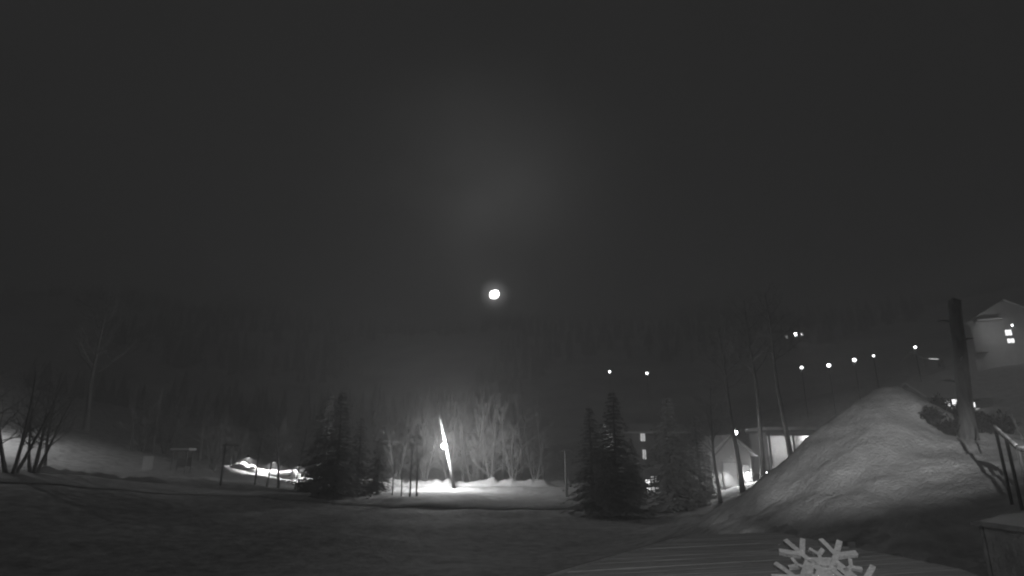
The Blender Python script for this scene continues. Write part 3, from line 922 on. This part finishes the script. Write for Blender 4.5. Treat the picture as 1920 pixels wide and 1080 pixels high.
# ------------------------------------------------------------------ deck in the foreground
DZ = 3.2
t = thing('deck', 'weathered timber deck with an angled edge in the foreground', 'deck', (0, 0, DZ))
A0 = Vector((0.80, 9.4)); E = Vector((2.94, 3.65)).normalized()
ang = R(15.0); U = Vector((math.cos(ang), math.sin(ang))); Vn = Vector((-U.y, U.x))
PW = 0.145
rows = []
top_n = Vector((3.74, 13.05)).dot(Vn)
k = 0
while True:
    n1 = top_n - k * (PW + .008)
    n0 = n1 - PW
    if n0 < 3.0:
        break
    def edge_u(n):
        s = (n - A0.dot(Vn)) / E.dot(Vn)
        return (A0 + E * s).dot(U)
    ue = 9.2
    cut = min(ue, edge_u(n0) + (2.4 + (k * 1.73) % 4.0))
    for (ua0, ua1, ub) in ((edge_u(n0), edge_u(n1), cut - .003), (cut + .003, cut + .003, ue)):
        if ub - ua0 < .3:
            continue
        pl = [U * ua0 + Vn * n0, U * ub + Vn * n0, U * ub + Vn * n1, U * ua1 + Vn * n1]
        dz = random.uniform(-.006, .006)
        b = MB().prism([(q.x, q.y) for q in pl], -.035 + dz, dz)
        b.build('plank', M_DECK, t)
    k += 1
eb = MB()
d = E; s = Vector((-E.y, E.x))
a = A0 - E * 8; b_ = Vector((3.74, 13.05)) + E * .05
poly = [a + s * .05, b_ + s * .05, b_ + s * .10, a + s * .10]
MB().prism([(q.x, q.y) for q in poly], -.25, .02).build('edge_board', M_WOOD, t)
for q in ((1.2, 9.0), (3.6, 12.0), (7.0, 12.8), (4.5, 8.5), (-2, 6), (7.5, 8)):
    MB().box((q[0], q[1], (gz(*q) - .3 - DZ - .05) / 2 - .02), (.16, .16, DZ + .25 - gz(*q))).build('post', M_DARKWOOD, t)
for n in (5.0, 7.0, 9.0):
    c = U * 3.0 + Vn * n
    c = U * (edge_u(n) + 3.3) + Vn * n
    MB().box((c.x, c.y, -.14), (6, .1, .19), ang).build('joist', M_DARKWOOD, t)

# snowflake ornament
c = at(1556, 1086, 5.0)
t = thing('snowflake_ornament', 'large white cut-out snowflake propped at a slant on the timber deck', 'ornament', (c.x, c.y, DZ), R(-8))
zc = c.z - DZ
TC, TS = math.cos(R(52)), math.sin(R(52))
k = 1066.0 / (5.0 * 1.10) * 1.05
def bar(mb, p0, p1, w0):
    d = (Vector(p1) - Vector(p0)); d.normalize(); s = Vector((-d.y, d.x)) * w0 / 2
    P = [Vector(p0) - s, Vector(p1) - s, Vector(p1) + s, Vector(p0) + s]
    bar.n += 1
    th = .012 + .0012 * (bar.n % 7)
    mb.add([(q.x, q.y * TS - th * TC, q.y * TC + zc + th * TS) for q in P] + [(q.x, q.y * TS + th * TC, q.y * TC + zc - th * TS) for q in P], [(3, 2, 1, 0), (4, 5, 6, 7), (0, 1, 5, 4), (1, 2, 6, 5), (2, 3, 7, 6), (3, 0, 4, 7)])
bar.n = 0
def pol(r, a):
    return Vector((math.cos(R(a)) * r / k, math.sin(R(a)) * r / k))
hx = MB()
for i in range(6):
    bar(hx, pol(38, i * 60), pol(38, i * 60 + 60), 16 / k)
for i in range(6):
    bar(hx, pol(0, 0), pol(38, i * 60), 12 / k)
for i in range(6):
    bar(hx, pol(19, i * 60), pol(19, i * 60 + 60), 9 / k)
hx.build('centre', M_FLAKE, t)
for i in range(6):
    a = i * 60
    am = MB()
    base_ = pol(54, a)
    bar(am, pol(34, a), pol(90, a), 9 / k)
    for s in (-1, 1):
        bar(am, base_, base_ + pol(36, a + s * 50), 8.5 / k)
    am.build('arm', M_FLAKE, t)
    vb = MB()
    m0 = pol(31, a + 30); m1 = pol(50, a + 30)
    bar(vb, m0, m1, 6 / k)
    for s in (-1, 1):
        bar(vb, m1 - pol(2, a + 30), m1 + pol(15, a + 30 + s * 48), 6 / k)
    vb.build('spur', M_FLAKE, t)
MB().box((0, .06, zc / 2 - .02), (.05, .03, zc)).build('stake', M_FLAKE, t)
MB().box((0, .03, .02), (.5, .3, .04)).build('foot', M_FLAKE, t)

# snow-topped bin at the lower right
c = at(1905, 990, 8.4)
t = thing('storage_bin', 'dark wooden storage bin with snow on its lid at the right edge', 'storage bin', (c.x + .98, c.y, DZ - .0), R(8))
zt = at(1905, 1000, 8.0).z - DZ
o = t.location
for k in range(4):
    hgt = (zt + .2) / 4
    MB().box((0, -.55, -.2 + hgt * (k + .5)), (2.2, .05, hgt - .015)).build('board', M_DARKWOOD, t)
for s in (-1, 1):
    MB().box((s * 1.08, 0, zt / 2 - .1), (.05, 1.0, zt + .2)).build('end_panel', M_DARKWOOD, t)
MB().box((0, .55, zt / 2 - .1), (2.2, .05, zt + .2)).build('back_panel', M_DARKWOOD, t)
MB().box((0, 0, zt + .03), (2.35, 1.25, .06)).build('lid', M_DARKWOOD, t)
sn = MB(); nx, ny = 24, 12
vs = []
for j in range(ny + 1):
    for i in range(nx + 1):
        x = (i / nx - .5) * 2.3; y = (j / ny - .5) * 1.2
        e = min(i, nx - i, 3) / 3 * min(j, ny - j, 3) / 3
        vs.append((x, y, zt + .062 + .11 * e ** .6 * (1 + .6 * noise.noise((x * 2, y * 2.5, 3)))))
sn.add(vs, [(j * (nx + 1) + i, j * (nx + 1) + i + 1, (j + 1) * (nx + 1) + i + 1, (j + 1) * (nx + 1) + i) for j in range(ny) for i in range(nx)])
sn.build('snow_cap', M_ROOFSNOW, t, True)
MB().box((0, 0, -.9 - .2), (2.1, 1.0, 1.78)).build('plinth', M_DARKWOOD, t)

# twin floodlight on the corner of the house behind the camera
FL = Vector((4.0, -1.2, 6.6))
t = thing('floodlight', 'twin-headed floodlight on a wall bracket beside the deck', 'floodlight', (FL.x, FL.y, gz(FL.x, FL.y)))
zr = FL.z - t.location.z
MB().box((0, -.35, zr / 2), (.16, .16, zr + .4)).build('post', M_WOOD, t)
MB().box((0, -.15, zr), (.6, .3, .08)).build('bracket', M_STEEL, t)
heads = []
def azel(az, el):
    return Vector((math.sin(R(az)) * math.cos(R(el)), math.cos(R(az)) * math.cos(R(el)), math.sin(R(el)))) * 20
for s, aim, pw, cone, bl in ((.2, Vector((16.8, 27.0, 5.2)), 14500, 34, .3), (-.25, Vector((2.6, 11.0, 3.2)), 560, 60, .8)):
    hp = Vector((s, .1, zr))
    dr = (aim - (FL + Vector((s, .1, 0)))).normalized()
    M = Matrix.Translation(hp) @ dr.to_track_quat('-Z', 'Y').to_matrix().to_4x4()
    hb = MB()
    ring = [(math.cos(i * math.pi / 6), math.sin(i * math.pi / 6)) for i in range(12)]
    V0 = [M @ Vector((x * .12, y * .12, -.06)) for x, y in ring] + [M @ Vector((x * .07, y * .07, .16)) for x, y in ring]
    hb.add(V0, [(i, (i + 1) % 12, 12 + (i + 1) % 12, 12 + i) for i in range(12)] + [tuple(range(12, 24))])
    ho = hb.build('head', M_STEEL, t, True)
    MB().ball(M @ Vector((0, 0, .02)), .05, 8, 6).build('bulb', M_BULB, ho)
    l = lamp('SPOT', M @ Vector((0, 0, -.05)), pw, ho, .016 if s > 0 else .06, spot_size=R(cone), spot_blend=bl)
    l.rotation_euler = dr.to_track_quat('-Z', 'Y').to_euler()

    if s > 0:      # added unseen plates, edges shaped to trim the beam to the pile
        lc = M @ Vector((0, 0, -.05))
        low = [at(1372, 850, 28), at(1398, 905, 27.5), at(1420, 945, 27)] + [hit(a, b, 0.05, 14) for a, b in ((1445, 962), (1520, 958), (1600, 947), (1680, 936), (1760, 922), (1830, 904), (1900, 882))] + [at(1990, 850, 22)]
        high = [at(1360, 830, 29), at(1545, 775, 30), at(1650, 728, 31), at(1700, 722, 31), at(1750, 770, 31), at(1800, 800, 30), at(2000, 815, 30)]
        for nm, edge, sg in (('added_beam_mask', low, -1), ('added_beam_mask', high, 1)):
            pts = [lc + (Vector(q) - (Vector(t.location) + lc)).normalized() * .5 for q in edge]
            far = [q + Vector((0, .02, sg * .22)) for q in pts]
            th = Vector((0, .006, 0))
            n = len(pts); bd = MB()
            bd.add(pts + far + [q + th for q in pts] + [q + th for q in far], [(i, i + 1, n + i + 1, n + i) for i in range(n - 1)] + [(2 * n + i, 3 * n + i, 3 * n + i + 1, 2 * n + i + 1) for i in range(n - 1)])
            bd.build(nm, M_STEEL, ho)

# ------------------------------------------------------------------ night air
hz = MB().box((0, 255, 55), (1300, 660, 130))
ho = hz.build('haze', None) if False else None
me = bpy.data.meshes.new('haze'); me.from_pydata(hz.v, [], hz.f)
hm = bpy.data.materials.new('haze'); hm.use_nodes = True
hn = hm.node_tree; hn.nodes.clear()
o_ = hn.nodes.new('ShaderNodeOutputMaterial')
pv = hn.nodes.new('ShaderNodeVolumePrincipled')
pv.inputs['Color'].default_value = (.97, .97, .97, 1)
pv.inputs['Density'].default_value = HAZE
pv.inputs['Anisotropy'].default_value = 0.2
hn.links.new(pv.outputs[0], o_.inputs['Volume'])
me.materials.append(hm)
tag(link('haze', me), 'thin pale night haze filling the whole valley', 'haze', kind='stuff')
